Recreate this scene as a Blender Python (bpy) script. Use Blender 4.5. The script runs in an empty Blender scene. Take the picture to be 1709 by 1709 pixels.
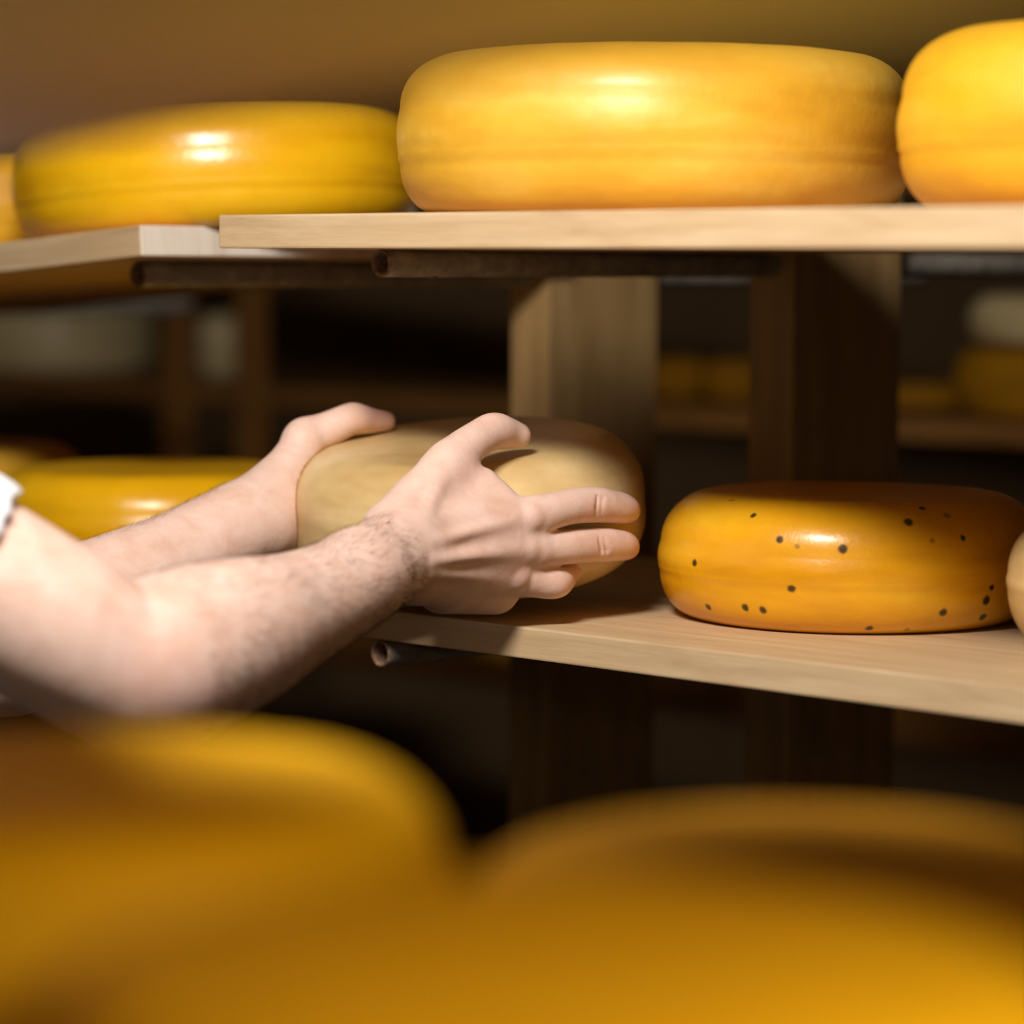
import bpy, bmesh, math, random
import numpy as np
import openvdb as vdb
from mathutils import Vector, Matrix, noise
from mathutils.bvhtree import BVHTree

random.seed(7)
rng = np.random.default_rng(7)
sc = bpy.context.scene
C = sc.collection
PI = math.pi

# ------------------------------------------------------------------ camera
CAMZ = 1.50
F = 5000.0
PITCH = math.atan(414.5 / F)
ROLL = math.radians(0.28)
camd = bpy.data.cameras.new('camera')
cam = bpy.data.objects.new('camera', camd)
C.objects.link(cam)
sc.camera = cam
camd.sensor_width = 36.0
camd.sensor_height = 36.0
camd.lens = F / 1709.0 * 36.0
camd.clip_start = 0.02
camM = Matrix.Translation((0, 0, CAMZ)) @ Matrix.Rotation(PI / 2 - PITCH, 4, 'X') @ Matrix.Rotation(ROLL, 4, 'Z')
cam.matrix_world = camM
camd.dof.use_dof = True
camd.dof.focus_distance = 2.2
camd.dof.aperture_fstop = 2.8
camR = camM.to_3x3()


def P(px, py, Y):
    """the place in the room, at distance Y ahead, that the photograph shows at a pixel"""
    d = camR @ Vector(((px - 854.5) / F, -(py - 854.5) / F, -1.0))
    return Vector((0, 0, CAMZ)) + d * (Y / d.y)


sc.view_settings.view_transform = 'Standard'
sc.view_settings.look = 'None'
sc.view_settings.gamma = 1.0
sc.view_settings.exposure = 0.0
sc.view_settings.use_curve_mapping = False
sc.cycles.max_bounces = 7
sc.cycles.caustics_reflective = False
sc.cycles.caustics_refractive = False


# ------------------------------------------------------------------ node helpers
def new_mat(name):
    m = bpy.data.materials.new(name)
    m.use_nodes = True
    nt = m.node_tree
    return m, nt, nt.nodes['Principled BSDF']


def nd(nt, typ, **kw):
    n = nt.nodes.new(typ)
    for k, v in kw.items():
        if k in n.inputs:
            n.inputs[k].default_value = v
        else:
            setattr(n, k, v)
    return n


def ramp(nt, fac, stops):
    r = nt.nodes.new('ShaderNodeValToRGB')
    el = r.color_ramp.elements
    while len(el) > 1:
        el.remove(el[-1])
    el[0].position, el[0].color = stops[0][0], (*stops[0][1], 1)
    for p, c in stops[1:]:
        e = el.new(p)
        e.color = (*c, 1)
    nt.links.new(fac, r.inputs[0])
    return r.outputs[0]


def coords(nt, scale=(1, 1, 1), rot=(0, 0, 0)):
    t = nt.nodes.new('ShaderNodeTexCoord')
    mp = nt.nodes.new('ShaderNodeMapping')
    mp.inputs['Scale'].default_value = scale
    mp.inputs['Rotation'].default_value = rot
    nt.links.new(t.outputs['Object'], mp.inputs[0])
    return mp.outputs[0]


def noise_tex(nt, vec, scale, detail=4, rough=0.55, dist=0.0):
    n = nd(nt, 'ShaderNodeTexNoise')
    n.inputs['Scale'].default_value = scale
    n.inputs['Detail'].default_value = detail
    n.inputs['Roughness'].default_value = rough
    n.inputs['Distortion'].default_value = dist
    nt.links.new(vec, n.inputs['Vector'])
    return n.outputs['Fac']


def mix_rgb(nt, fac, a, b, mode='MIX'):
    n = nt.nodes.new('ShaderNodeMix')
    n.data_type = 'RGBA'
    n.blend_type = mode
    for sock, v in ((n.inputs[0], fac), (n.inputs[6], a), (n.inputs[7], b)):
        if isinstance(v, (int, float)):
            sock.default_value = v
        elif isinstance(v, tuple):
            sock.default_value = (*v, 1)
        else:
            nt.links.new(v, sock)
    return n.outputs[2]


def bump(nt, bsdf, h, strength, dist):
    b = nt.nodes.new('ShaderNodeBump')
    b.inputs['Strength'].default_value = strength
    b.inputs['Distance'].default_value = dist
    nt.links.new(h, b.inputs['Height'])
    nt.links.new(b.outputs[0], bsdf.inputs['Normal'])
    return b


# ------------------------------------------------------------------ materials
def cheese_mat(name, c_dark, c_mid, c_light, rough=0.36, spec=0.5, sss=0.15, coat=0.25, bumpd=0.0012, dots=None):
    m, nt, b = new_mat(name)
    v = coords(nt)
    vs = coords(nt, (1, 1, 4.0))
    f = noise_tex(nt, vs, 6, 3, 0.55, 0.15)
    col = ramp(nt, f, [(0.28, c_dark), (0.5, c_mid), (0.74, c_light)])
    f2 = noise_tex(nt, v, 70, 3, 0.6)
    col = mix_rgb(nt, ramp(nt, f2, [(0.35, (0, 0, 0)), (0.75, (0.22, 0.22, 0.22))]), col, c_dark)
    if dots:
        geo = nt.nodes.new('ShaderNodeTexCoord')
        warp = nt.nodes.new('ShaderNodeTexNoise')
        warp.inputs['Scale'].default_value = 160
        nt.links.new(geo.outputs['Object'], warp.inputs['Vector'])
        sub = nt.nodes.new('ShaderNodeVectorMath'); sub.operation = 'SUBTRACT'
        nt.links.new(warp.outputs['Color'], sub.inputs[0]); sub.inputs[1].default_value = (0.5, 0.5, 0.5)
        scl = nt.nodes.new('ShaderNodeVectorMath'); scl.operation = 'SCALE'
        nt.links.new(sub.outputs[0], scl.inputs[0]); scl.inputs['Scale'].default_value = 0.0022
        add = nt.nodes.new('ShaderNodeVectorMath'); add.operation = 'ADD'
        nt.links.new(geo.outputs['Object'], add.inputs[0]); nt.links.new(scl.outputs[0], add.inputs[1])
        acc = None
        for (p, r, dens) in dots:
            ds = nt.nodes.new('ShaderNodeVectorMath'); ds.operation = 'DISTANCE'
            nt.links.new(add.outputs[0], ds.inputs[0]); ds.inputs[1].default_value = p
            mr = nt.nodes.new('ShaderNodeMapRange'); mr.interpolation_type = 'SMOOTHSTEP'
            mr.inputs['From Min'].default_value = r * 1.35
            mr.inputs['From Max'].default_value = r * 0.55
            mr.inputs['To Max'].default_value = dens
            nt.links.new(ds.outputs['Value'], mr.inputs['Value'])
            if acc is None:
                acc = mr.outputs[0]
            else:
                mx = nt.nodes.new('ShaderNodeMath'); mx.operation = 'MAXIMUM'
                nt.links.new(acc, mx.inputs[0]); nt.links.new(mr.outputs[0], mx.inputs[1])
                acc = mx.outputs[0]
        col = mix_rgb(nt, acc, col, (0.022, 0.012, 0.003))
    nt.links.new(col, b.inputs['Base Color'])
    fr = noise_tex(nt, v, 26, 4, 0.6)
    rr = nt.nodes.new('ShaderNodeMapRange')
    rr.inputs['To Min'].default_value = rough - 0.08
    rr.inputs['To Max'].default_value = rough + 0.14
    nt.links.new(fr, rr.inputs['Value'])
    nt.links.new(rr.outputs[0], b.inputs['Roughness'])
    b.inputs['Specular IOR Level'].default_value = spec
    b.inputs['Coat Weight'].default_value = coat
    b.inputs['Coat Roughness'].default_value = 0.22
    b.inputs['Subsurface Weight'].default_value = sss
    b.inputs['Subsurface Radius'].default_value = (1.0, 0.45, 0.08)
    b.inputs['Subsurface Scale'].default_value = 0.006
    h1 = noise_tex(nt, v, 45, 4, 0.65)
    h2 = noise_tex(nt, v, 420, 2, 0.5)
    mm = nt.nodes.new('ShaderNodeMath'); mm.operation = 'MULTIPLY_ADD'
    nt.links.new(h2, mm.inputs[0]); mm.inputs[1].default_value = 0.12
    nt.links.new(h1, mm.inputs[2])
    bump(nt, b, mm.outputs[0], 0.55, bumpd)
    return m


YEL = cheese_mat('yellow_wax_rind', (0.66, 0.30, 0.006), (0.80, 0.41, 0.010), (0.86, 0.50, 0.03))
YELM = cheese_mat('golden_wax_rind', (0.64, 0.29, 0.006), (0.76, 0.385, 0.010), (0.82, 0.46, 0.03), rough=0.5, coat=0.1)
YEL2 = cheese_mat('bright_yellow_wax_rind', (0.78, 0.38, 0.004), (0.92, 0.49, 0.005), (0.95, 0.56, 0.012), rough=0.3)
AMB = cheese_mat('amber_wax_rind', (0.62, 0.30, 0.015), (0.76, 0.41, 0.028), (0.84, 0.53, 0.08), rough=0.46, coat=0.12)
MATTE = cheese_mat('saturated_yellow_rind', (0.68, 0.33, 0.003), (0.80, 0.42, 0.004), (0.86, 0.48, 0.006), rough=0.7, spec=0.15, coat=0.0, sss=0.05)
VIVID = cheese_mat('vivid_yellow_rind', (0.86, 0.42, 0.003), (0.93, 0.48, 0.004), (0.96, 0.53, 0.006), rough=0.6, spec=0.2, coat=0.0, sss=0.05)
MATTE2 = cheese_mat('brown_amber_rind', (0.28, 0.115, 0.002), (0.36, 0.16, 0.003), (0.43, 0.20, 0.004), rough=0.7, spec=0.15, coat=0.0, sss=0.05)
PALE = cheese_mat('pale_natural_rind', (0.42, 0.24, 0.075), (0.60, 0.39, 0.14), (0.74, 0.53, 0.24), rough=0.45, coat=0.1)
CREAM = cheese_mat('cream_rind', (0.55, 0.42, 0.19), (0.68, 0.54, 0.27), (0.75, 0.62, 0.35), rough=0.5, coat=0.1)


def wood_mat(name, dark, mid, light, axis='X', rough=0.55, fine=1.0):
    m, nt, b = new_mat(name)
    sc_ = {'X': (1.6, 22, 22), 'Z': (22, 22, 1.6)}[axis]
    v = coords(nt, sc_)
    f = noise_tex(nt, v, 3.0, 6, 0.6, 0.8)
    col = ramp(nt, f, [(0.25, dark), (0.5, mid), (0.78, light)])
    sf = {'X': (9, 160, 160), 'Z': (160, 160, 9)}[axis]
    f2 = noise_tex(nt, coords(nt, sf), 3.0, 3, 0.6)
    col = mix_rgb(nt, ramp(nt, f2, [(0.42, (0, 0, 0)), (0.78, (0.35 * fine,) * 3)]), col, dark)
    f3 = noise_tex(nt, coords(nt, (1, 1, 1)), 5, 3, 0.5)
    col = mix_rgb(nt, ramp(nt, f3, [(0.5, (0, 0, 0)), (0.8, (0.35, 0.35, 0.35))]), col, dark)
    nt.links.new(col, b.inputs['Base Color'])
    b.inputs['Roughness'].default_value = rough
    bump(nt, b, f2, 0.3, 0.0006)
    return m


BOARD = wood_mat('pale_beech_board', (0.46, 0.295, 0.15), (0.60, 0.425, 0.235), (0.72, 0.555, 0.34), 'X')
BOARDEND = wood_mat('pale_end_grain', (0.66, 0.56, 0.43), (0.80, 0.72, 0.60), (0.88, 0.82, 0.72), 'Z', fine=0.4)  # paler wood colour for a board's end face
POST = wood_mat('dry_pine_upright', (0.25, 0.145, 0.05), (0.36, 0.22, 0.08), (0.46, 0.30, 0.13), 'Z', rough=0.65, fine=1.4)
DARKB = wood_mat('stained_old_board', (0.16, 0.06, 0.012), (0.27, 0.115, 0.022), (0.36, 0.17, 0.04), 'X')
OCHREB = wood_mat('ochre_stained_board', (0.58, 0.35, 0.04), (0.70, 0.46, 0.06), (0.76, 0.53, 0.10), 'X')

STEEL, nt, b = new_mat('weathered_grey_steel')
v = coords(nt)
f = noise_tex(nt, v, 60, 5, 0.65)
rustc = ramp(nt, f, [(0.3, (0.20, 0.18, 0.145)), (0.55, (0.36, 0.32, 0.26)), (0.72, (0.50, 0.44, 0.33))])
nt.links.new(rustc, b.inputs['Base Color'])
b.inputs['Roughness'].default_value = 0.55
b.inputs['Metallic'].default_value = 0.25
bump(nt, b, noise_tex(nt, v, 260, 4, 0.6), 0.5, 0.0008)
RUST, nt, b = new_mat('rusted_pipe_rim')
nt.links.new(ramp(nt, noise_tex(nt, coords(nt), 180, 4), [(0.3, (0.07, 0.035, 0.018)), (0.6, (0.22, 0.12, 0.06)), (0.8, (0.4, 0.3, 0.2))]), b.inputs['Base Color'])
b.inputs['Roughness'].default_value = 0.8


def skin_material():
    m, nt, b = new_mat('light_skin')
    v = coords(nt)
    f = noise_tex(nt, v, 38, 4, 0.6, 0.4)
    base = ramp(nt, f, [(0.3, (0.71, 0.455, 0.345)), (0.5, (0.78, 0.54, 0.435)), (0.7, (0.83, 0.61, 0.51))])
    at = nt.nodes.new('ShaderNodeAttribute'); at.attribute_name = 'flush'
    base = mix_rgb(nt, at.outputs['Fac'], base, (0.72, 0.36, 0.29))
    nt.links.new(base, b.inputs['Base Color'])
    b.inputs['Roughness'].default_value = 0.5
    b.inputs['Specular IOR Level'].default_value = 0.35
    b.inputs['Subsurface Weight'].default_value = 0.25
    b.inputs['Subsurface Radius'].default_value = (1.0, 0.35, 0.2)
    b.inputs['Subsurface Scale'].default_value = 0.006
    vo = nt.nodes.new('ShaderNodeTexVoronoi'); vo.inputs['Scale'].default_value = 900
    nt.links.new(v, vo.inputs['Vector'])
    h = noise_tex(nt, v, 190, 4, 0.6)
    ad = nt.nodes.new('ShaderNodeMath'); ad.operation = 'MULTIPLY_ADD'
    nt.links.new(vo.outputs['Distance'], ad.inputs[0]); ad.inputs[1].default_value = 0.25
    nt.links.new(h, ad.inputs[2])
    bump(nt, b, ad.outputs[0], 0.45, 0.0006)
    return m


SKIN = skin_material()


def plain(name, col, rough=0.8, nscale=12, var=0.15, bumpd=0.002):
    m, nt, b = new_mat(name)
    f = noise_tex(nt, coords(nt), nscale, 5, 0.6)
    d = tuple(c * (1 - var) for c in col)
    l = tuple(min(1, c * (1 + var)) for c in col)
    nt.links.new(ramp(nt, f, [(0.3, d), (0.7, l)]), b.inputs['Base Color'])
    b.inputs['Roughness'].default_value = rough
    bump(nt, b, f, 0.4, bumpd)
    return m


WHITE = plain('white_cotton', (0.86, 0.87, 0.9), 0.9, 300, 0.03, 0.0005)
TROUS = plain('dark_trouser_cloth', (0.035, 0.04, 0.06), 0.9, 200)
SHOE = plain('dark_shoe_leather', (0.03, 0.022, 0.018), 0.5)
HAIRM = plain('dark_brown_hair', (0.045, 0.022, 0.01), 0.5, 80)
ARMHAIR = plain('brown_arm_hair', (0.07, 0.032, 0.013), 0.6, 80)
EYEW = plain('eye_white', (0.8, 0.78, 0.75), 0.2)
WALL = plain('brown_plaster', (0.20, 0.115, 0.045), 0.9, 3)
FLOORM = plain('grey_concrete_floor', (0.16, 0.12, 0.09), 0.8, 4)


# ------------------------------------------------------------------ object helpers
def link_mesh(name, verts, faces, mat, parent=None, smooth=True, loc=None):
    me = bpy.data.meshes.new(name)
    me.from_pydata([tuple(v) for v in verts], [], faces)
    me.update()
    if smooth:
        me.shade_smooth()
    o = bpy.data.objects.new(name, me)
    for mm in (mat if isinstance(mat, (list, tuple)) else [mat]):
        me.materials.append(mm)
    C.objects.link(o)
    if parent:
        o.parent = parent
    if loc is not None:
        o.location = loc
    return o


def from_bm(name, bm, mat, parent=None, smooth=False):
    me = bpy.data.meshes.new(name)
    bm.normal_update()
    bm.to_mesh(me); bm.free()
    if smooth:
        me.shade_smooth()
    for mm in (mat if isinstance(mat, (list, tuple)) else [mat]):
        me.materials.append(mm)
    o = bpy.data.objects.new(name, me)
    C.objects.link(o)
    if parent:
        o.parent = parent
    return o


def tag(o, label, cat, group=None, kind=None):
    if label: o['label'] = label
    if cat: o['category'] = cat
    if group: o['group'] = group
    if kind: o['kind'] = kind
    return o


def empty(name, loc=(0, 0, 0), rz=0.0):
    o = bpy.data.objects.new(name, None)
    C.objects.link(o)
    o.location = loc
    o.rotation_euler = (0, 0, rz)
    return o


def box_bm(sx, sy, sz, bev=0.0015, off=(0, 0, 0)):
    bm = bmesh.new()
    bmesh.ops.create_cube(bm, size=1.0)
    for v in bm.verts:
        v.co = Vector((v.co.x * sx + off[0], v.co.y * sy + off[1], v.co.z * sz + off[2]))
    if bev:
        bmesh.ops.bevel(bm, geom=bm.edges[:], offset=bev, segments=2, affect='EDGES', profile=0.6)
    return bm


RD = (0.7193, -0.6947)          # along the boards of the far side of the aisle, to the right and nearer
RV = (0.6947, 0.7193)           # into that rack
YAW = math.atan2(RD[1], RD[0])


def rack_pt(s, d, z):
    """s along the rack from the point straight ahead of the camera, d into the rack"""
    return Vector((RD[0] * s + RV[0] * d, 2.05 + RD[1] * s + RV[1] * d, CAMZ + z))


def board(s0, s1, d0, d1, ztop, label, th=0.025, mat=BOARD, tilt=0.0, endmat=None, group='cheese boards'):
    """a loose plank laid over the pipes; its origin at its right front lower corner"""
    L, W = s1 - s0, d1 - d0
    bm = box_bm(L, W, th, 0.0016, (-L / 2, W / 2, th / 2))
    if endmat:
        bm.normal_update()
        for f in bm.faces:
            if f.normal.x > 0.9:
                f.material_index = 1
    o = from_bm('shelf_board', bm, [mat, endmat] if endmat else mat)
    o.location = rack_pt(s1, d0, ztop - th)
    o.rotation_euler = Matrix(Matrix.Rotation(YAW, 3, 'Z') @ Matrix.Rotation(tilt, 3, 'Y')).to_euler()
    tag(o, label, 'shelf board', group)
    return o


# ------------------------------------------------------------------ cheese wheels
def wheel_profile(R, H, rt, rb, bulge=0.003, ridge=0.0):
    """(r, z) from the centre of the base, round the rim, to the centre of the top"""
    pts = [(0.0, 0.0), (0.35 * R, 0.0), (0.7 * (R - rb), 0.0)]
    n = 12
    kb = 1.25                                   # the lower rim is taller than it is deep
    zb, zt = rb * kb, H - rt * 0.95
    for i in range(n + 1):
        a = -PI / 2 + PI / 2 * i / n
        pts.append((R - rb + rb * math.cos(a), zb + zb * math.sin(a)))
    m = 12
    for i in range(1, m):
        t = i / m
        z = zb + (zt - zb) * t
        pts.append((R + bulge * math.sin(PI * t) + ridge * math.exp(-((t - 0.1) / 0.05) ** 2), z))
    for i in range(n + 1):
        a = PI / 2 * i / n
        pts.append((R - rt + rt * math.cos(a), zt + (H - zt) * math.sin(a)))
    pts += [(0.6 * (R - rt), H + 0.0005), (0.3 * R, H - 0.0005), (0.0, H - 0.001)]
    return pts


def lathe(name, prof, mat, seg=144, wob=0.0012, seed=0.0, parent=None):
    verts, faces = [], []
    n = len(prof)
    rows = []
    for j, (r, z) in enumerate(prof):
        if r == 0:
            rows.append([len(verts)]); verts.append((0, 0, z)); continue
        row = []
        for i in range(seg):
            a = 2 * PI * i / seg
            p = Vector((math.cos(a) * r, math.sin(a) * r, z))
            w = noise.noise(p * 11 + Vector((seed, seed * 1.7, 0))) + 0.4 * noise.noise(p * 28 + Vector((seed, 3, 1)))
            rr = r + wob * w * min(1, r * 12)
            zz = z + (wob * 0.6 * w if z > 0.02 else 0)
            row.append(len(verts)); verts.append((math.cos(a) * rr, math.sin(a) * rr, zz))
        rows.append(row)
    for a, b in zip(rows[:-1], rows[1:]):
        if len(a) == 1:
            faces += [(a[0], b[(i + 1) % seg], b[i]) for i in range(seg)]
        elif len(b) == 1:
            faces += [(a[i], a[(i + 1) % seg], b[0]) for i in range(seg)]
        else:
            faces += [(a[i], a[(i + 1) % seg], b[(i + 1) % seg], b[i]) for i in range(seg)]
    return link_mesh(name, verts, faces, mat, parent)


def wheel(x, y, zrel, R, H, mat, label, rt=0.035, rb=0.024, bulge=0.003, group=None, seed=1.0, rot=None, rz=0.0, wob=0.0012, ridge=0.0012):
    o = lathe('round_cheese', wheel_profile(R, H, rt, rb, bulge, ridge), mat, seed=seed, wob=wob)
    o.location = (x, y, CAMZ + zrel)
    o.rotation_euler = rot if rot else (0, 0, rz)
    tag(o, label, 'cheese', group)
    return o


# ================================================================== far side of the aisle: rack, boards, cheeses
TILT = math.radians(4.3)
UZ = 0.0355          # top of the upper board
LZ = -0.2666         # top of the lower board

# uprights and the pipes driven through them
rack = empty('cheese_rack', (0.23, 2.64, 0), 0)
tag(rack, 'wooden rack with two uprights and steel pipes carrying boards across the aisle', 'rack', 'storage racks')


def local(o, parent):
    o.parent = parent
    o.location = o.location - parent.location


def upright(c, parent, mat=POST, h=2.75, w=0.05, d=0.155):
    bm = box_bm(w, d, h, 0.002, (0, d / 2, h / 2))
    o = from_bm('upright', bm, mat)
    o.location = (c[0], c[1], 0)
    o.rotation_euler = (0, 0, YAW)
    local(o, parent)
    return o


def pipe(c, z, parent, length=1.10, front=0.474, r=0.0108, wall=0.0032, sx=0.0):
    """hollow steel pipe through an upright, open towards the aisle"""
    verts, faces = [], []
    seg = 40
    prof = [(r - wall, 0.10), (r - wall, 0.002), (r - wall * 0.6, 0.0), (r - wall * 0.2, 0.0003), (r, 0.002)]
    prof += [(r * (1 + 0.012 * math.sin(i * 2.3)), 0.006 + i * (length - 0.008) / 60) for i in range(61)]
    prof += [(r - wall, length)]
    for j, (rr, y) in enumerate(prof):
        for i in range(seg):
            a = 2 * PI * i / seg
            verts.append((math.cos(a) * rr, y, math.sin(a) * rr))
    for j in range(len(prof) - 1):
        for i in range(seg):
            faces.append((j * seg + i, (j + 1) * seg + i, (j + 1) * seg + (i + 1) % seg, j * seg + (i + 1) % seg))
    o = link_mesh('pipe', verts, faces, [STEEL, RUST])
    for p in o.data.polygons:
        if p.index < seg * 4:
            p.material_index = 1
    o.location = (c[0] - RV[0] * front, c[1] - RV[1] * front, CAMZ + z)
    o.rotation_euler = (0, 0, YAW)
    local(o, parent)
    return o


UP1 = (0.016, 2.845)
UP2 = (0.2275, 2.64)
upright(UP1, rack, h=CAMZ + 0.10)
upright(UP2, rack, h=CAMZ + 0.10)
UP0 = (UP1[0] - RD[0] * 1.25, UP1[1] - RD[1] * 1.25)
UP3 = (UP2[0] + RD[0] * 1.0, UP2[1] + RD[1] * 1.0)
upright(UP0, rack, h=CAMZ + 0.10)
upright(UP3, rack, h=CAMZ + 0.10)
for (u_, z_) in ((UP2, 0.0), (UP1, -0.0105), (UP2, -0.301), (UP1, -0.3125), (UP0, -0.06), (UP0, -0.315), (UP3, 0.0), (UP3, -0.301)):
    p_ = pipe(u_, z_, rack)
    # lumps of weld and rust under the pipe
    bm = bmesh.new()
    bmesh.ops.create_uvsphere(bm, u_segments=10, v_segments=8, radius=0.0032,
                              matrix=Matrix.Translation((0.001, random.uniform(0.05, 0.07), -0.0098)) @ Matrix.Diagonal((1, 1.6, 0.8, 1)))
    wl = from_bm('weld_bead', bm, RUST, p_, True)

# the boards
sB = -0.3085
board(sB, 0.95, 0.0, 0.57, UZ, 'long pale board under the big amber wheel on the upper shelf')
bA = board(-1.4, -0.565, 0.045, 0.55, UZ - 0.0115, 'tilted board with white sawn end at the upper left of the far rack', endmat=BOARDEND, tilt=-TILT)
bA.location = P(236, 427, 2.44)
dl = 0.15 * 0.7193
board(-0.47, 0.95, dl, dl + 0.46, LZ, 'long pale board under the spotted cheese on the lower shelf', th=0.0235)
board(-1.6, -0.485, dl, dl + 0.45, LZ - 0.012, 'lower shelf board behind the forearms, under the bright yellow wheel', th=0.0235)

# upper row
wheel(0.104, 2.235, UZ, 0.1885, 0.117, AMB, 'big amber cheese wheel in the middle of the upper shelf', seed=2.0, group='cheeses on the upper shelf', rt=0.04, rb=0.03)
wheel(0.425, 1.955, UZ, 0.173, 0.117, YELM, 'golden cheese wheel cut by the right picture edge on the upper shelf', seed=5.0, group='cheeses on the upper shelf', rt=0.045, rb=0.03)
TR3 = Matrix.Rotation(YAW, 3, 'Z') @ Matrix.Rotation(-TILT, 3, 'Y')


def on_tilted(s, d):
    return bA.location + TR3 @ Vector((s, d, 0.025))


cA = on_tilted(-0.110, 0.180)
w_ = wheel(cA.x, cA.y, 0, 0.178, 0.105, YEL2, 'glossy yellow cheese wheel on the tilted upper left board', seed=7.0, group='cheeses on the upper shelf', rt=0.04, rot=TR3.to_euler())
w_.location = cA
cA = on_tilted(-0.475, 0.18)
w_ = wheel(cA.x, cA.y, 0, 0.16, 0.10, YEL, 'cheese wheel at the far left end of the upper shelf, mostly out of frame', seed=9.0, group='cheeses on the upper shelf', rot=TR3.to_euler())
w_.location = cA

# lower row
spx, spy, spR, spH = 0.257, 2.275, 0.1435, 0.0955
SPPROF = wheel_profile(spR, spH, 0.04, 0.028, 0.002, 0.0006)
dots_px = [(1257, 860, .0021), (1301, 900, .0024), (1407, 916, .0027), (1159, 939, .0022), (1321, 982, .0024), (1182, 1013, .0024),
           (1244, 1014, .0025), (1273, 1018, .0025), (1451, 1049, .0026), (1574, 1022, .0027), (1516, 871, .003), (1539, 848, .0022),
           (1607, 898, .002), (1646, 1002, .003), (1640, 1030, .0028), (1655, 980, .002), (1221, 835, .002), (1331, 912, .0018),
           (1514, 1051, .002), (1580, 860, .0026), (1440, 828, .002), (1556, 903, .0018)]
tmp = lathe('tmp', SPPROF, YEL, wob=0.0012, seed=12.0)
bvh = BVHTree.FromPolygons([v.co.copy() for v in tmp.data.vertices], [tuple(p.vertices) for p in tmp.data.polygons])
bpy.data.objects.remove(tmp)
dots = []
base = Vector((spx, spy, CAMZ + LZ))
o0 = Vector((0, 0, CAMZ)) - base
for (px, py, r) in dots_px:
    d = (P(px, py, 2.2) - Vector((0, 0, CAMZ))).normalized()
    hit = bvh.ray_cast(o0, d)
    if hit[0] is not None:
        soft = 0.5 if (px, py) in ((1331, 912), (1580, 860), (1440, 828), (1221, 835), (1556, 903), (1514, 1051)) else 0.95
        dots.append((tuple(hit[0]), r * 1.25, soft))
for k in range(16):            # the far side of the same wheel
    a = random.uniform(0.2, PI - 0.2)
    dots.append(((math.cos(a) * spR, math.sin(a) * spR, random.uniform(0.015, 0.08)), 0.0024, 0.95))
SPOT = cheese_mat('yellow_rind_with_dark_seeds', (0.66, 0.28, 0.004), (0.84, 0.40, 0.006), (0.88, 0.50, 0.02), rough=0.3, dots=dots)
o = lathe('round_cheese', SPPROF, SPOT, wob=0.0012, seed=12.0)
o.location = base
tag(o, 'yellow cheese wheel speckled with dark seeds on the lower shelf', 'cheese', 'cheeses on the lower shelf')
wheel(0.489, 2.05, LZ, 0.146, 0.097, PALE, 'pale tan cheese wheel cut by the right edge, beside the speckled wheel', seed=14.0, group='cheeses on the lower shelf', rt=0.045, rb=0.035, bulge=0.001, ridge=0.0)
wheel(-0.325, 2.735, LZ - 0.012, 0.150, 0.092, YEL2, 'bright yellow cheese wheel behind the crossed forearms', seed=16.0, group='cheeses on the lower shelf')
wheel(-0.59, 3.03, LZ - 0.012, 0.155, 0.094, AMB, 'shaded orange cheese wheel at far left behind the bright yellow one', seed=18.0, group='cheeses on the lower shelf')

# ------------------------------------------------------------------ the wheel in the hands
HR, HH, HRHO = 0.1385, 0.054, 0.043
HC = P(781, 847, 2.335)
HM = Matrix.Translation(HC) @ Matrix.Rotation(math.radians(-4.0), 4, 'Y') @ Matrix.Rotation(math.radians(7.0), 4, 'X')
HMI = HM.inverted()


def held_profile():
    pts = [(0, -HH), (0.4 * HR, -HH), (0.75 * (HR - HRHO), -HH)]
    n = 14
    for i in range(n + 1):
        a = -PI / 2 + PI / 2 * i / n
        pts.append((HR - HRHO + HRHO * math.cos(a), -HH + HRHO + HRHO * math.sin(a)))
    for i in range(1, 5):
        pts.append((HR, -HH + HRHO + (2 * HH - 2 * HRHO) * i / 5))
    for i in range(n + 1):
        a = PI / 2 * i / n
        pts.append((HR - HRHO + HRHO * math.cos(a), HH - HRHO + HRHO * math.sin(a)))
    pts += [(0.7 * (HR - HRHO), HH), (0.4 * HR, HH), (0, HH)]
    return pts


HELDM = cheese_mat('pale_olive_natural_rind', (0.50, 0.32, 0.12), (0.73, 0.53, 0.245), (0.87, 0.72, 0.43), rough=0.38, coat=0.3, sss=0.12)
held = lathe('round_cheese', held_profile(), HELDM, wob=0.0, seed=3.0)
held.matrix_world = HM
tag(held, 'pale olive-tan cheese wheel held between two hands', 'cheese')




def PS(px, py, off):
    """a point the given height above the held wheel's skin, where the photograph shows that pixel"""
    o_ = Vector((0, 0, CAMZ))
    d = (P(px, py, 2.2) - o_).normalized()
    t = 1.9
    for _ in range(200):
        q = HMI @ (o_ + d * t)
        qx = math.hypot(q.x, q.y) - (HR - HRHO)
        qz = abs(q.z) - (HH - HRHO)
        sd = math.hypot(max(qx, 0), max(qz, 0)) + min(max(qx, qz), 0) - HRHO - off
        if sd < 0.0002:
            break
        t += max(sd * 0.7, 0.0001)
        if t > 2.6:
            break
    return o_ + d * t


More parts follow.
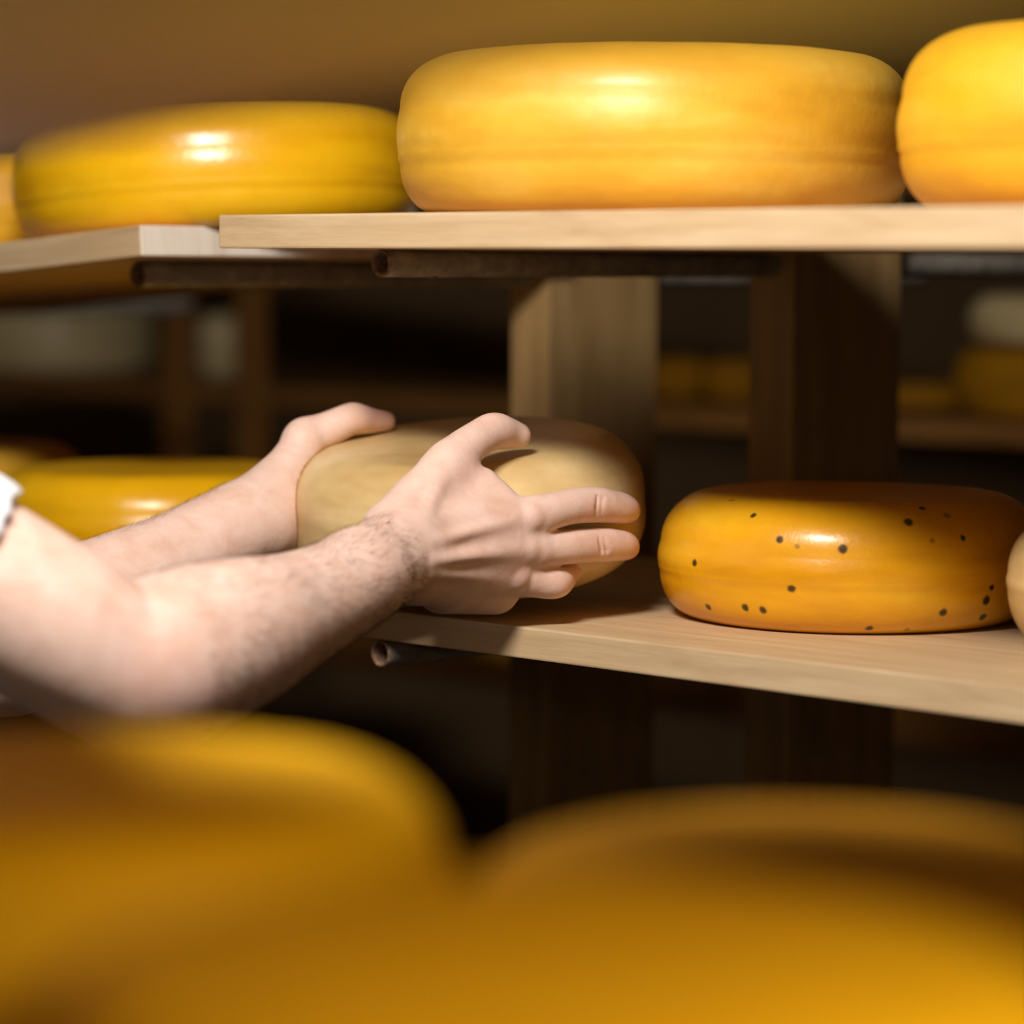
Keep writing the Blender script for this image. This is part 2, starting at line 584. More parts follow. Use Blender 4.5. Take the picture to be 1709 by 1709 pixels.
# ================================================================== the person
class Field:
    def __init__(s, lo, hi, h):
        s.h = h
        s.lo = np.array(lo, float)
        s.n = np.ceil((np.array(hi) - s.lo) / h).astype(int) + 1
        s.D = np.full(tuple(s.n), 0.05, np.float32)

    def sl(s, lo, hi):
        a = np.clip(np.floor((np.array(lo) - s.lo) / s.h).astype(int), 0, s.n)
        b = np.clip(np.ceil((np.array(hi) - s.lo) / s.h).astype(int) + 1, 0, s.n)
        ax = [(s.lo[i] + np.arange(a[i], b[i]) * s.h).astype(np.float32) for i in range(3)]
        X, Y, Z = ax[0][:, None, None], ax[1][None, :, None], ax[2][None, None, :]
        return tuple(slice(a[i], b[i]) for i in range(3)), X, Y, Z

    def cone(s, a, b, ra, rb, k=0.008, flat=None, sub=False):
        a, b = Vector(a), Vector(b)
        m = max(ra, rb) + max(k, 0.004) * 1.6 + 0.004
        lo = [min(a[i], b[i]) - m for i in range(3)]
        hi = [max(a[i], b[i]) + m for i in range(3)]
        S, X, Y, Z = s.sl(lo, hi)
        if any(q.stop <= q.start for q in S):
            return
        ba = b - a
        L2 = max(ba.dot(ba), 1e-10)
        x, y, z = X - a.x, Y - a.y, Z - a.z
        t = np.clip((x * ba.x + y * ba.y + z * ba.z) / L2, 0, 1)
        dx, dy, dz = x - t * ba.x, y - t * ba.y, z - t * ba.z
        if flat:
            ax, f = Vector(flat[0]).normalized(), flat[1]
            c = (dx * ax.x + dy * ax.y + dz * ax.z) * (1 / f - 1)
            dx, dy, dz = dx + c * ax.x, dy + c * ax.y, dz + c * ax.z
        d = np.sqrt(dx * dx + dy * dy + dz * dz) - (ra + (rb - ra) * t)
        cur = s.D[S]
        if sub:
            hh = np.clip(0.5 - 0.5 * (cur + d) / k, 0, 1)
            s.D[S] = cur * (1 - hh) + (-d) * hh + k * hh * (1 - hh)
        else:
            hh = np.clip(0.5 + 0.5 * (d - cur) / k, 0, 1)
            s.D[S] = d * (1 - hh) + cur * hh - k * hh * (1 - hh)

    def chain(s, pts, k=0.008, flat=None, sub=7, soft=1):
        """a limb through the joints: the joints are splined so that it bends and tapers without steps"""
        q = [(Vector(p), r) for p, r in pts]
        q = [(q[0][0] * 2 - q[1][0], q[0][1])] + q + [(q[-1][0] * 2 - q[-2][0], q[-1][1])]
        fine = []
        for i in range(1, len(q) - 2):
            for j in range(sub):
                t = j / sub
                c = (-.5 * t + t * t - .5 * t ** 3, 1 - 2.5 * t * t + 1.5 * t ** 3, .5 * t + 2 * t * t - 1.5 * t ** 3, -.5 * t * t + .5 * t ** 3)
                fine.append((sum((q[i - 1 + m][0] * c[m] for m in range(4)), Vector()), sum(q[i - 1 + m][1] * c[m] for m in range(4))))
        fine.append(q[-2])
        for i, ((a, ra), (b, rb)) in enumerate(zip(fine[:-1], fine[1:])):
            s.cone(a, b, ra, rb, k if i < soft else 0.0010, flat)

    def merge(s, o, mcp, k0, k1, d0=0.004, d1=0.022):
        """union with a finger: soft near its knuckle, crisp further out"""
        idx = np.argwhere(o.D < 0.04)
        lo = o.lo + idx.min(0) * o.h
        hi = o.lo + idx.max(0) * o.h
        S, X, Y, Z = s.sl(lo, hi)
        a = [int(round((s.lo[i] + S[i].start * s.h - o.lo[i]) / s.h)) for i in range(3)]
        ln = [S[i].stop - S[i].start for i in range(3)]
        ln = [min(ln[i], o.D.shape[i] - a[i]) for i in range(3)]
        S = tuple(slice(S[i].start, S[i].start + ln[i]) for i in range(3))
        X, Y, Z = X[:ln[0]], Y[:, :ln[1]], Z[:, :, :ln[2]]
        d = o.D[a[0]:a[0] + ln[0], a[1]:a[1] + ln[1], a[2]:a[2] + ln[2]]
        cur = s.D[S]
        rr = np.sqrt((X - mcp[0]) ** 2 + (Y - mcp[1]) ** 2 + (Z - mcp[2]) ** 2)
        k = k0 + (k1 - k0) * np.clip((rr - d0) / (d1 - d0), 0, 1)
        hh = np.clip(0.5 + 0.5 * (d - cur) / k, 0, 1)
        s.D[S] = d * (1 - hh) + cur * hh - k * hh * (1 - hh)

    def like(s, pts, pad=0.03):
        """a finger's own field on the same lattice"""
        lo = np.min([np.array(p[0]) for p in pts], 0) - pad
        hi = np.max([np.array(p[0]) for p in pts], 0) + pad
        lo = s.lo + np.floor((lo - s.lo) / s.h) * s.h
        lo = np.maximum(lo, s.lo)
        return Field(lo, hi, s.h)

    def carve_cheese(s, gap=0.0):
        """flatten the flesh where it presses on the wheel"""
        c = np.array(HC)
        S, X, Y, Z = s.sl(c - 0.17, c + 0.17)
        M = HMI
        x = M[0][0] * X + M[0][1] * Y + M[0][2] * Z + M[0][3]
        y = M[1][0] * X + M[1][1] * Y + M[1][2] * Z + M[1][3]
        z = M[2][0] * X + M[2][1] * Y + M[2][2] * Z + M[2][3]
        qx = np.sqrt(x * x + y * y) - (HR - HRHO)
        qz = np.abs(z) - (HH - HRHO)
        d = np.sqrt(np.maximum(qx, 0) ** 2 + np.maximum(qz, 0) ** 2) + np.minimum(np.maximum(qx, qz), 0) - HRHO - gap
        s.D[S] = np.maximum(s.D[S], -d)

    def mesh(s, adapt=0.0):
        g = vdb.FloatGrid(background=0.05)
        g.copyFromArray(np.ascontiguousarray(s.D.astype(np.float32)))
        pts, tris, quads = g.convertToPolygons(isovalue=0.0, adaptivity=adapt)
        v = np.array(pts, float) * s.h + s.lo
        faces = [tuple(int(i) for i in q[::-1]) for q in quads] + [tuple(int(i) for i in t[::-1]) for t in tris]
        return v, faces


def pp(l):
    return [(P(*q[:3]), q[3]) for q in l]


# ---- right arm (nearest the camera)
RA = Field((-0.50, 1.72, CAMZ - 0.36), (0.115, 2.33, CAMZ - 0.085), 0.0017)
RA.chain(pp([(-420, 770, 1.82, 0.0605), (-150, 915, 1.83, 0.0565), (60, 1030, 1.84, 0.0530), (180, 1100, 1.855, 0.0495), (250, 1110, 1.875, 0.0550), (330, 1080, 1.905, 0.0530), (400, 1055, 1.935, 0.0485), (470, 1028, 1.975, 0.0410), (549, 992, 2.02, 0.0350), (600, 962, 2.05, 0.0330), (648, 934, 2.090, .0265), (685, 916, 2.112, .0200)]), 0.006)
RA.chain(pp([(600, 962, 2.05, 0.0325), (648, 934, 2.085, 0.0315), (676, 920, 2.105, 0.0310)]), 0.006, flat=((0.35, -1, 0), 0.80))
RA.cone(P(232, 1175, 1.87), P(250, 1185, 1.885), .028, .026, 0.02)         # point of the elbow
RA.cone(P(655, 962, 2.072), P(662, 966, 2.078), .011, .011, 0.012)          # ulna head
# palm
FL = ((0.25, -1, 0.05), 0.72)
MC = {'index': (886, 864, 2.177), 'middle': (884, 915, 2.175), 'ring': (866, 962, 2.181), 'pinky': (832, 990, 2.192)}
W0 = {'index': (675, 892, 2.115), 'middle': (678, 915, 2.105), 'ring': (680, 940, 2.105), 'pinky': (685, 962, 2.112)}
for n_, r0, r1 in (('index', .021, .0150), ('middle', .021, .0140), ('ring', .021, .0142), ('pinky', .020, .0145)):
    RA.cone(P(*W0[n_]), P(*MC[n_]), r0, r1, 0.012, flat=((0.25, -1, 0), 0.85))
RA.cone(P(735, 985, 2.15), P(815, 988, 2.19), .016, .0125, 0.012)          # hypothenar edge
RA.cone(P(700, 850, 2.15), P(830, 832, 2.178), .019, .0125, 0.012)         # muscle between thumb and index
RA.cone(P(740, 790, 2.17), P(805, 806, 2.182), .0145, .0115, 0.010)
RA.cone(P(655, 885, 2.12), P(748, 772, 2.172), .0215, .0145, 0.014)        # thumb metacarpal
thumb = [(P(736, 790, 2.170), .0165), (P(766, 757, 2.184), .0150), (P(800, 731, 2.205), .0133), (P(824, 720, 2.220), .0136), (P(845, 723, 2.233), .0118), (P(866, 727, 2.240), .0092)]


def finger(fld, l, mk, k0=0.010, k1=0.0012, d1=0.020, kk=0.004, extra=()):
    pts = pp(l) if not isinstance(l[0][0], Vector) else l
    t = fld.like(pts)
    t.chain(pts, kk)
    for e in extra:
        t.cone(*e)
    fld.merge(t, pts[mk][0], k0, k1, 0.004, d1)


finger(RA, [(P(872, 864, 2.172), .0140), (PS(905, 857, .0250), .0136), (PS(950, 846, .0180), .0128), (PS(992, 843, .0118), .0130), (PS(1015, 845, .0108), .0122), (PS(1035, 848, .0102), .0115), (PS(1046, 851, .0095), .0098), (PS(1050, 853, .0075), .0080)], 1, k0=.011, d1=.020, kk=.0022)
finger(RA, [(P(872, 917, 2.172), .0130), (PS(905, 916, .0250), .0130), (PS(955, 912, .0180), .0127), (PS(1000, 909, .0118), .0130), (PS(1020, 909, .0108), .0122), (PS(1035, 910, .0102), .0115), (PS(1045, 912, .0095), .0098), (PS(1048, 914, .0080), .0080)], 1, k0=.011, d1=.020, kk=.0022)
finger(RA, [(866, 961, 2.182, .0138), (895, 968, 2.188, .0127), (925, 972, 2.195, .0118), (936, 966, 2.212, .0108), (946, 955, 2.232, .0095), (958, 948, 2.248, .0085)], 1)
finger(RA, [(832, 988, 2.194, .0138), (850, 975, 2.205, .0115), (868, 968, 2.222, .0100), (885, 965, 2.238, .0085)], 1)
finger(RA, thumb, 1, k0=.013, k1=.0015, d1=.030, kk=.003)
# tendons, knuckles, veins
for a_, b_, r_ in (((712, 908, 2.0885), (858, 868, 2.157), .0030), ((718, 937, 2.0855), (860, 918, 2.157), .0036), ((716, 957, 2.0885), (845, 962, 2.165), .0028), ((700, 880, 2.097), (735, 800, 2.147), .0035)):
    RA.cone(P(*a_), P(*b_), r_, r_, 0.007)
for a_, r_ in (((884, 865, 2.1665), .0085), ((880, 915, 2.1665), .0075), ((862, 963, 2.1695), .0085), ((826, 992, 2.184), .0085)):
    RA.cone(P(*a_), P(*a_), r_, r_, 0.006)
# creases over the finger joints
for cx, cy, cY in ((1000, 846, 2.196), (1006, 905, 2.194)):
    for k_ in (-4, 5):
        q_ = [PS(cx + k_ + abs(j_) * .12, cy + j_, .0118 + math.sqrt(max(.0130 ** 2 - (j_ * .00044) ** 2, 0)) + .0016) for j_ in (-16, -8, 0, 8, 16)]
        for a_, b_ in zip(q_[:-1], q_[1:]):
            RA.cone(a_, b_, .0012, .0012, 0.0022, sub=True)
RA.carve_cheese()

# ---- left arm (beyond)
LA = Field((-0.58, 2.04, CAMZ - 0.36), (0.02, 2.52, CAMZ - 0.085), 0.002)
LA.chain(pp([(-380, 830, 2.20, 0.0605), (-120, 1000, 2.17, 0.0545), (0, 1080, 2.165, 0.0505), (100, 1035, 2.185, 0.0495), (200, 985, 2.215, 0.0435), (290, 940, 2.25, 0.0380), (360, 900, 2.275, 0.0350), (405, 876, 2.29, 0.0330), (440, 858, 2.308, .0270), (468, 845, 2.328, .0210)]), 0.006)
LA.chain(pp([(405, 876, 2.29, 0.0325), (440, 858, 2.305, 0.0315), (462, 845, 2.32, 0.0305)]), 0.006, flat=((0.35, -1, 0), 0.85))


def held_pt(phi, rad, z):
    a = math.radians(180 - phi)
    return HM @ Vector((math.cos(a) * rad, math.sin(a) * rad, z))


LA.cone(P(440, 866, 2.306), P(508, 732, 2.345), .0265, .0145, 0.018)        # thumb metacarpal
LA.cone(P(436, 872, 2.306), P(490, 903, 2.335), .0275, .0190, 0.018)          # heel
for z_, r_ in ((0.020, .014), (0.006, .015), (-0.012, .016), (-0.032, .015)):
    LA.cone(P(462, 850, 2.325), held_pt(38, HR + 0.012, z_), .022, r_, 0.016)
th = pp([(505, 737, 2.343, .0165), (517, 728, 2.348, .0145), (548, 716, 2.352, .0135), (583, 700, 2.358, .0122), (596, 699, 2.362, .0118), (618, 702, 2.372, .0098), (644, 703, 2.382, .0078)])
finger(LA, th, 1, k0=.013, k1=.0015, d1=.030, kk=.003)
for z_, ph0, r_ in ((0.022, 95, .0095), (0.003, 104, .010), (-0.012, 98, .0095), (-0.032, 86, .0085)):
    l_ = [(held_pt(38 + (ph0 - 38) * t_, HR + 0.010 + (0.003 if t_ == 0 else 0), z_), r_ + 0.004 * (1 - t_)) for t_ in (0, .25, .5, .75, 1)]
    finger(LA, l_, 0)
# wrist tendons on the palm side
for a_, b_, r_ in (((330, 905, 2.236), (430, 850, 2.273), .0034), ((350, 915, 2.240), (440, 872, 2.275), .003)):
    LA.cone(P(*a_), P(*b_), r_, r_, 0.008)
LA.carve_cheese()

# ---- trunk, neck and head, out of the picture to the left
TR = Field((-0.80, 1.66, CAMZ - 0.62), (-0.33, 2.40, CAMZ + 0.36), 0.006)
tcx, tcy = -0.58, 2.0


def trunk(fld, g=0.0):
    fld.cone((tcx, tcy, CAMZ - 0.55), (tcx, tcy, CAMZ - 0.30), .155 + g, .16 + g, 0.03, flat=((1, 0, 0), 0.68))
    fld.cone((tcx, tcy - 0.02, CAMZ - 0.32), (tcx + .01, tcy, CAMZ - 0.12), .165 + g, .17 + g, 0.04, flat=((1, 0, 0), 0.70))
    fld.cone((tcx, tcy - 0.14, CAMZ - 0.07), (tcx, tcy + 0.14, CAMZ - 0.07), .068 + g, .068 + g, 0.05)
    fld.cone((tcx, tcy - 0.16, CAMZ - 0.085), P(-420, 770, 1.82), .066 + g, .060 + g, 0.03)
    fld.cone((tcx, tcy + 0.16, CAMZ - 0.085), P(-380, 830, 2.20), .066 + g, .060 + g, 0.03)


trunk(TR)
TR.cone((tcx, tcy, CAMZ - 0.05), (tcx + .03, tcy, CAMZ + 0.07), .058, .054, 0.03)
hx, hy, hz = tcx + 0.045, tcy, CAMZ + 0.155
TR.cone((hx - .025, hy, hz + .045), (hx - .01, hy, hz + .02), .088, .085, 0.03, flat=((0, 1, 0), 0.86))
TR.cone((hx + .01, hy, hz), (hx + .035, hy, hz - .068), .066, .040, 0.03, flat=((0, 1, 0), 0.9))
TR.cone((hx + .076, hy, hz + .02), (hx + .094, hy, hz - .015), .008, .0115, 0.012)      # nose
TR.cone((hx + .070, hy - .016, hz - .043), (hx + .070, hy + .016, hz - .043), .0075, .0075, 0.008)   # lips
TR.cone((hx + .066, hy, hz - .078), (hx + .062, hy, hz - .08), .015, .015, 0.015)
for s_ in (-1, 1):
    TR.cone((hx + .078, hy + s_ * .032, hz + .012), (hx + .080, hy + s_ * .030, hz + .012), .010, .010, 0.008, sub=True)
    TR.cone((hx - .005, hy + s_ * .076, hz + .018), (hx - .002, hy + s_ * .074, hz - .018), .012, .008, 0.008, flat=((0, 1, 0), .5))

vs, fs = [], []
for fld in (RA, LA, TR):
    v_, f_ = fld.mesh(0.0)
    off = len(vs)
    vs += [tuple(q) for q in v_]
    fs += [tuple(i + off for i in q) for q in f_]
bpos = Vector((tcx, tcy, 0))
person = link_mesh('person', [(a - bpos.x, b - bpos.y, c) for a, b, c in vs], fs, SKIN, loc=bpos)
tag(person, 'person in white short sleeved shirt reaching with bare arms to hold a cheese wheel', 'person')
# red knuckles and warmer fingertips
co = np.array(vs)
fl = np.zeros(len(co))
for q, rad, am in (((1000, 846, 2.195), .009, .55), ((1004, 905, 2.193), .009, .35), ((888, 868, 2.15), .014, .30), ((862, 962, 2.155), .013, .25), ((1046, 853, 2.25), .015, .5),
                   ((1046, 910, 2.25), .015, .5), ((945, 962, 2.22), .016, .5), ((866, 727, 2.21), .010, .3), ((620, 694, 2.376), .022, .55), ((480, 850, 2.32), .016, .4),
                   ((790, 780, 2.16), .012, .3), ((260, 1160, 1.84), .045, .35)):
    d = np.linalg.norm(co - np.array(P(*q)), axis=1)
    fl = np.maximum(fl, am * np.exp(-(d / rad) ** 2))
at = person.data.attributes.new('flush', 'FLOAT', 'POINT')
at.data.foreach_set('value', fl.astype(np.float32))

# hair on the arms
bv = BVHTree.FromPolygons(vs[:0] or [Vector(v) for v in vs], fs)


def arm_hair(segs, count, lmin, lmax, fwd, keep, th0=0.00007):
    V, Fc = [], []
    for _ in range(count):
        (a, ra), (b, rb) = random.choice(segs)
        t = random.random()
        c = a.lerp(b, t)
        ax = (b - a).normalized()
        r = Vector((random.gauss(0, 1), random.gauss(0, 1), random.gauss(0, 1)))
        r = (r - ax * r.dot(ax)).normalized()
        hit = bv.ray_cast(c + r * 0.12, -r)
        if hit[0] is None: continue
        p, n = hit[0], hit[1]
        if (p - c).length > 0.065: continue
        if n.dot(r) < 0: n = -n
        if not keep(n): continue
        L = random.uniform(lmin, lmax)
        side = ax.cross(n).normalized()
        dirn = (ax * fwd + n * random.uniform(0.25, 0.6) + side * random.gauss(0.25, 0.45)).normalized()
        wd = dirn.cross(n).normalized() * th0
        q = p - n * 0.0003
        prev = None
        for k in range(4):
            w = 1 - k / 3.4
            i0 = len(V)
            V += [q + wd * w, q - wd * w, q + n * th0 * w]
            if prev is not None:
                for m_ in range(3):
                    Fc.append((prev + m_, prev + (m_ + 1) % 3, i0 + (m_ + 1) % 3, i0 + m_))
            prev = i0
            q = q + dirn * L / 3
            dirn = (dirn - n * 0.22 + side * 0.06).normalized()
    return V, Fc


segR = pp([(250, 1105, 1.875, .05), (330, 1080, 1.905, .05), (400, 1055, 1.935, .046), (470, 1028, 1.975, .0385), (549, 992, 2.02, .0325), (600, 962, 2.05, .03), (645, 936, 2.085, .03)])
segR = list(zip(segR[:-1], segR[1:]))
V1, F1 = arm_hair(segR, 9000, 0.005, 0.012, 0.85, lambda n: random.random() < (0.35 if n.z > 0.2 else 1.0), 0.0001)
segL = pp([(60, 1050, 2.175, .047), (200, 985, 2.215, .041), (290, 940, 2.25, .0355), (360, 900, 2.275, .0325), (405, 876, 2.29, .0305)])
segL = list(zip(segL[:-1], segL[1:]))
V2, F2 = arm_hair(segL, 4000, 0.005, 0.009, 0.75, lambda n: n.y > -0.25 and n.z > 0)
off = len(V1)
F2 = [tuple(i + off for i in f) for f in F2]
ah = link_mesh('arm_hair', [v - bpos for v in V1 + V2], F1 + F2, ARMHAIR, person)
ah['kind'] = 'stuff'
ah['label'] = 'fine dark hair on the forearms'

# thumb nail of the near hand
def nail(parent, c, ax, nrm, L, W):
    ax = ax.normalized(); nrm = (nrm - ax * nrm.dot(ax)).normalized(); sd = ax.cross(nrm)
    V, Fc = [], []
    n = 9
    for i in range(n):
        for j in range(n):
            u, w = i / (n - 1) - .5, j / (n - 1) - .5
            wu = W * (1 - 0.25 * max(0, abs(u) - 0.3) * 4 * 0.6)
            V.append(c + ax * (L * u) + sd * (wu * w) - nrm * (0.0055 * (2 * w) ** 2 * 0.55 + 0.0006 * (2 * u) ** 2) - bpos)
    for i in range(n - 1):
        for j in range(n - 1):
            Fc.append((i * n + j, i * n + j + 1, (i + 1) * n + j + 1, (i + 1) * n + j))
    o = link_mesh('fingernail', V, Fc, NAIL, parent)
    md = o.modifiers.new('thick', 'SOLIDIFY'); md.thickness = 0.0006; md.offset = -1
    return o


NAIL = plain('pink_nail', (0.72, 0.47, 0.40), 0.3, 60, 0.05, 0.0002)

nail(person, P(866, 727, 2.240) + Vector((0.001, -0.35, 0.93)).normalized() * 0.0094, Vector((1.0, 0.33, -0.18)), Vector((0.0, -0.35, 0.93)), 0.0115, 0.0105)

# ---- clothes
SH = Field((-0.84, 1.62, CAMZ - 0.66), (-0.20, 2.44, CAMZ + 0.04), 0.0035)
trunk(SH, 0.010)
slR = [(P(-420, 770, 1.82), .070), (P(-240, 868, 1.825), .068), (P(-78, 945, 1.832), .0635)]
SH.chain(slR, 0.03)
slL = [(P(-380, 830, 2.20), .070), (P(-200, 950, 2.175), .064)]
SH.chain(slL, 0.03)


def cut_plane(fld, p, n, lo, hi):
    S, X, Y, Z = fld.sl(lo, hi)
    d = (X - p[0]) * n[0] + (Y - p[1]) * n[1] + (Z - p[2]) * n[2]
    fld.D[S] = np.maximum(fld.D[S], d)


axR = (P(-78, 945, 1.832) - P(-420, 770, 1.82)).normalized()
pR = P(-30, 968, 1.835)
cut_plane(SH, pR, axR, pR - Vector((.02, .11, .09)), pR + Vector((.14, .11, .13)))
SH.cone((tcx + .01, tcy, CAMZ - 0.01), (tcx + .04, tcy, CAMZ + 0.05), .064, .075, 0.004, sub=True)   # neckline
SH.D = np.maximum(SH.D, (CAMZ - 0.60) - (SH.lo[2] + np.arange(SH.n[2]) * SH.h)[None, None, :].astype(np.float32))
# hollow sleeve opening
SH.cone(P(-78, 945, 1.832), P(60, 1015, 1.84), .0595, .0595, 0.002, sub=True)
v_, f_ = SH.mesh()
shirt = link_mesh('shirt', [(a - bpos.x, b - bpos.y, c) for a, b, c in v_], f_, WHITE, person)
shirt['label'] = 'white short sleeved shirt'
sm = shirt.modifiers.new('smooth', 'SMOOTH'); sm.iterations = 12

TF = Field((-0.82, 1.70, -0.02), (-0.34, 2.30, 0.98), 0.007)
TF.cone((tcx, tcy - 0.02, 0.93), (tcx, tcy + 0.02, 0.86), .145, .16, 0.03, flat=((1, 0, 0), 0.75))
for s_ in (-1, 1):
    TF.chain([(Vector((tcx, tcy + s_ * .085, .86)), .092), (Vector((tcx + .01, tcy + s_ * .10, .50)), .068), (Vector((tcx - .01, tcy + s_ * .11, .10)), .055), (Vector((tcx - .01, tcy + s_ * .11, .06)), .056)], 0.03)
v_, f_ = TF.mesh()
tr = link_mesh('trousers', [(a - bpos.x, b - bpos.y, c) for a, b, c in v_], f_, TROUS, person)
for s_ in (-1, 1):
    SF = Field((tcx - .14, tcy + s_ * .11 - .08, -.02), (tcx + .24, tcy + s_ * .11 + .08, .14), 0.005)
    SF.cone((tcx - .05, tcy + s_ * .11, .045), (tcx + .14, tcy + s_ * .12, .035), .046, .042, 0.01)
    SF.cone((tcx - .02, tcy + s_ * .11, .075), (tcx - .02, tcy + s_ * .11, .09), .045, .042, 0.02)
    SF.D = np.maximum(SF.D, (0.0 - (SF.lo[2] + np.arange(SF.n[2]) * SF.h))[None, None, :].astype(np.float32))
    v_, f_ = SF.mesh()
    link_mesh('shoe', [(a - bpos.x, b - bpos.y, c) for a, b, c in v_], f_, SHOE, person)
HF = Field((-0.72, 1.85, CAMZ + 0.08), (-0.40, 2.15, CAMZ + 0.34), 0.004)
HF.cone((hx - .030, hy, hz + .052), (hx - .018, hy, hz + .035), .0945, .090, 0.02, flat=((0, 1, 0), 0.87))
HF.cone((hx + .06, hy, hz - .03), (hx + .05, hy, hz - .02), .10, .085, 0.004, sub=True)
HF.cone((hx, hy, hz - .12), (hx - .08, hy, hz - .12), .07, .07, 0.006, sub=True)
v_, f_ = HF.mesh()
link_mesh('hair', [(a - bpos.x, b - bpos.y, c) for a, b, c in v_], f_, HAIRM, person)
for s_ in (-1, 1):
    bm = bmesh.new()
    bmesh.ops.create_uvsphere(bm, u_segments=20, v_segments=14, radius=0.0115, matrix=Matrix.Translation((hx + .066 - bpos.x, s_ * .031, hz + .012)))
    from_bm('eye', bm, EYEW, person, True)

# ================================================================== near side of the aisle: the rack the picture is taken through
NZ = 0.045


def on_plane(px, py, z):
    d = P(px, py, 1.0) - Vector((0, 0, CAMZ))
    return Vector((0, 0, CAMZ)) + d * (z / d.z)


def near_board(a, b, ext0, ext1, width, side, ztop, label, mat):
    """plank whose one long edge runs through a and b"""
    u = (b - a); u.z = 0; u.normalize()
    n = Vector((-u.y, u.x, 0)) * side
    L = (b - a).length + ext0 + ext1
    o = from_bm('shelf_board', box_bm(L, width, 0.025, 0.0015), mat)
    c = a + u * (L / 2 - ext0) + n * (width / 2)
    o.location = (c.x, c.y, ztop - 0.0125)
    o.rotation_euler = (0, 0, math.atan2(u.y, u.x))
    tag(o, label, 'shelf board', 'cheese boards of the near rack')
    return o


e0, e1, e2 = on_plane(0, 262, NZ), on_plane(1200, 60, NZ), on_plane(1709, 18, NZ)
near_board(e0, e1, 0.30, 0.6, 0.42, -1, CAMZ + NZ + 0.025, 'out of focus board overhead along the top left of the picture', OCHREB)
near_board(Vector((-0.19, 0.84, 0)), Vector((-0.08, 1.08, 0)), 0.5, 0.06, 0.62, -1, CAMZ + 0.135, 'unseen board added above the right foreground to shade the wheels below', OCHREB)  # added out of view to block the aisle lamp from the foreground wheels
NLZ = -0.281
near_board(Vector((-0.42, 1.14, 0)), Vector((0.5, 1.14, 0)), 0.3, 0.4, 0.30, -1, CAMZ + NLZ, 'near shelf board under the two blurred foreground wheels at the back', BOARD)
near_board(Vector((-0.42, 0.837, 0)), Vector((0.5, 0.837, 0)), 0.3, 0.4, 0.30, -1, CAMZ + NLZ, 'near shelf board under the most blurred wheel at the bottom', BOARD)

wheel(-0.147, 1.00, NLZ, 0.125, 0.109, VIVID, 'blurred bright yellow wheel in the lower left foreground', seed=21.0, group='foreground cheeses', rt=0.03)
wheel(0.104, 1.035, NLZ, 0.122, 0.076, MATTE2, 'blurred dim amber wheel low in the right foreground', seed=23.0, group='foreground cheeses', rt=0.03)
wheel(0.012, 0.715, NLZ, 0.135, 0.112, MATTE, 'most blurred wheel filling the bottom edge of the picture', seed=25.0, group='foreground cheeses', rt=0.03)

# ================================================================== the racks far behind
FB = 4.55


def far_pt(s, d, z):
    return Vector((RD[0] * s + RV[0] * d, FB + RD[1] * s + RV[1] * d, CAMZ + z))


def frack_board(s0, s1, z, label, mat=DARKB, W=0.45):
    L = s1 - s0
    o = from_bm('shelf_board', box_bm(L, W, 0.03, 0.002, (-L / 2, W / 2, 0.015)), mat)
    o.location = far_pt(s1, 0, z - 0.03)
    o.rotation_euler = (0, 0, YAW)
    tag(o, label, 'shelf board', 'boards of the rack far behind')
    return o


frack = empty('cheese_rack', far_pt(0, 0.5, 0) * 1.0, 0)
frack.location.z = 0
tag(frack, 'blurred wooden rack standing far behind in the dark', 'rack', 'storage racks')
for px_ in (302, 425, 2050):
    # upright whose front shows at that column
    t_ = (px_ - 854.5) / F
    s_ = (t_ * (FB + RV[1] * -0.02) + 0.014) / (RD[0] - t_ * RD[1])
    p_ = far_pt(s_, -0.05 if px_ < 500 else 0.46, 0)
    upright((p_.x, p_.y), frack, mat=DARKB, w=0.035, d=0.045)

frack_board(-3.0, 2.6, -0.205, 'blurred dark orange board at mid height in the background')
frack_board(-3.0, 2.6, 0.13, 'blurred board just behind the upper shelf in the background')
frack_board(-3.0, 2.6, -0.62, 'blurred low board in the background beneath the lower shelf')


def far_wheel(px, R, H, mat, z, label, d=0.2, seed=1.0):
    t_ = (px - 854.5) / F
    s_ = (t_ * (FB + RV[1] * d) - RV[0] * d) / (RD[0] - t_ * RD[1])
    p = far_pt(s_, d, z)
    wheel(p.x, p.y, z, R, H, mat, label, group='cheeses far behind', seed=seed)


far_wheel(90, 0.19, 0.125, CREAM, -0.205, 'blurred greyish cream wheel at the left in the far rack', seed=31)
far_wheel(368, 0.05, 0.115, CREAM, -0.205, 'blurred cream wheel behind a post, right of the largest cream one', seed=33)
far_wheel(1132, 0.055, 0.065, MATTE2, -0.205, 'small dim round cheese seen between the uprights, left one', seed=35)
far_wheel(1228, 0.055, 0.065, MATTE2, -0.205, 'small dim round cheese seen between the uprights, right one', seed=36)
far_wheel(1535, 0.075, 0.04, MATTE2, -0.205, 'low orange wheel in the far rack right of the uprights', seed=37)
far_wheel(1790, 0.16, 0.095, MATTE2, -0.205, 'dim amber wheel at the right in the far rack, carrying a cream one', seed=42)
far_wheel(1800, 0.15, 0.068, CREAM, -0.106, 'blurred cream wheel stacked on a darker one at the right in the far rack', seed=38)
far_wheel(950, 0.17, 0.11, AMB, -0.62, 'dim wheel on the low far board between the uprights', seed=39)
far_wheel(520, 0.17, 0.11, AMB, -0.62, 'dim wheel on the low far board at the left', seed=40)
far_wheel(1400, 0.17, 0.11, AMB, -0.62, 'dim wheel on the low far board at the right', seed=41)

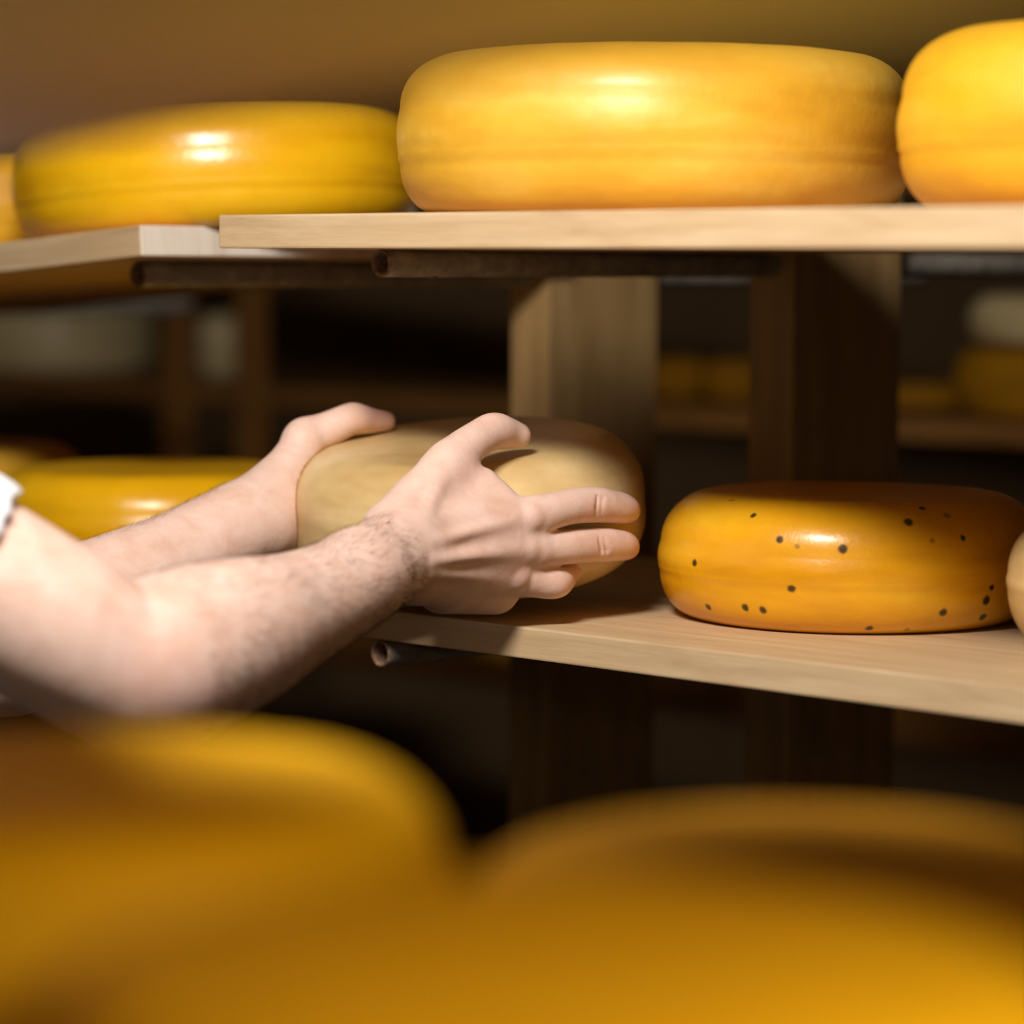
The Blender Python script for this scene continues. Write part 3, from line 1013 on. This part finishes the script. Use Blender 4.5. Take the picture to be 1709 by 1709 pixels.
# ================================================================== room
def room_box(name, lo, hi, mat):
    bm = box_bm(hi[0] - lo[0], hi[1] - lo[1], hi[2] - lo[2], 0, tuple((hi[i] + lo[i]) / 2 for i in range(3)))
    o = from_bm(name, bm, mat)
    o['kind'] = 'structure'
    return o


X0, X1, Y0, Y1, H_ = -3.6, 3.8, -2.0, 7.2, 2.9
room_box('floor', (X0, Y0, -0.1), (X1, Y1, 0.0), FLOORM)
room_box('ceiling', (X0, Y0, H_), (X1, Y1, H_ + 0.1), WALL)
room_box('wall_back', (X0, Y1, 0), (X1, Y1 + 0.1, H_), WALL)
room_box('wall_front', (X0, Y0 - 0.1, 0), (X1, Y0, H_), WALL)
room_box('wall_left', (X0 - 0.1, Y0, 0), (X0, Y1, H_), WALL)
room_box('wall_right', (X1, Y0, 0), (X1 + 0.1, Y1, H_), WALL)

# ================================================================== light
w = bpy.data.worlds.new('world')
sc.world = w
w.use_nodes = True
w.node_tree.nodes['Background'].inputs[0].default_value = (0.5, 0.38, 0.25, 1)
w.node_tree.nodes['Background'].inputs[1].default_value = 0.008


def area(name, loc, target, sx, sy, power, col=(1, 0.9, 0.78), spread=180):
    l = bpy.data.lights.new(name, 'AREA')
    l.shape = 'RECTANGLE'; l.size = sx; l.size_y = sy
    l.energy = power; l.color = col
    l.spread = math.radians(spread)
    o = bpy.data.objects.new(name, l)
    C.objects.link(o)
    o.location = loc
    d = Vector(target) - Vector(loc)
    o.rotation_euler = d.to_track_quat('-Z', 'Y').to_euler()
    return o


area('aisle_lamp', (-0.25, 1.15, CAMZ + 0.72), (0.0, 2.3, CAMZ - 0.1), 0.34, 0.16, 26, (1, 0.945, 0.90))
area('foreground_fill', (0.225, 0.50, CAMZ + 0.0), (0.05, 0.60, CAMZ - 0.06), 0.09, 0.05, 0.75, (1, 0.86, 0.60), 150)  # added low source, brightens the bottom wheel and the overhead board's underside
area('fill_behind_camera', (-0.9, -0.8, CAMZ + 0.05), (0.0, 2.6, CAMZ - 0.1), 0.8, 0.3, 3.2, (1, 0.86, 0.68))  # added weak fill, lifts the uprights and arms from the camera side
area('background_fill', (0.2, 3.75, CAMZ + 1.3), (0, 4.6, CAMZ), 1.6, 0.3, 0.4, (1, 0.82, 0.55))  # invented source, put in to light the upper back wall
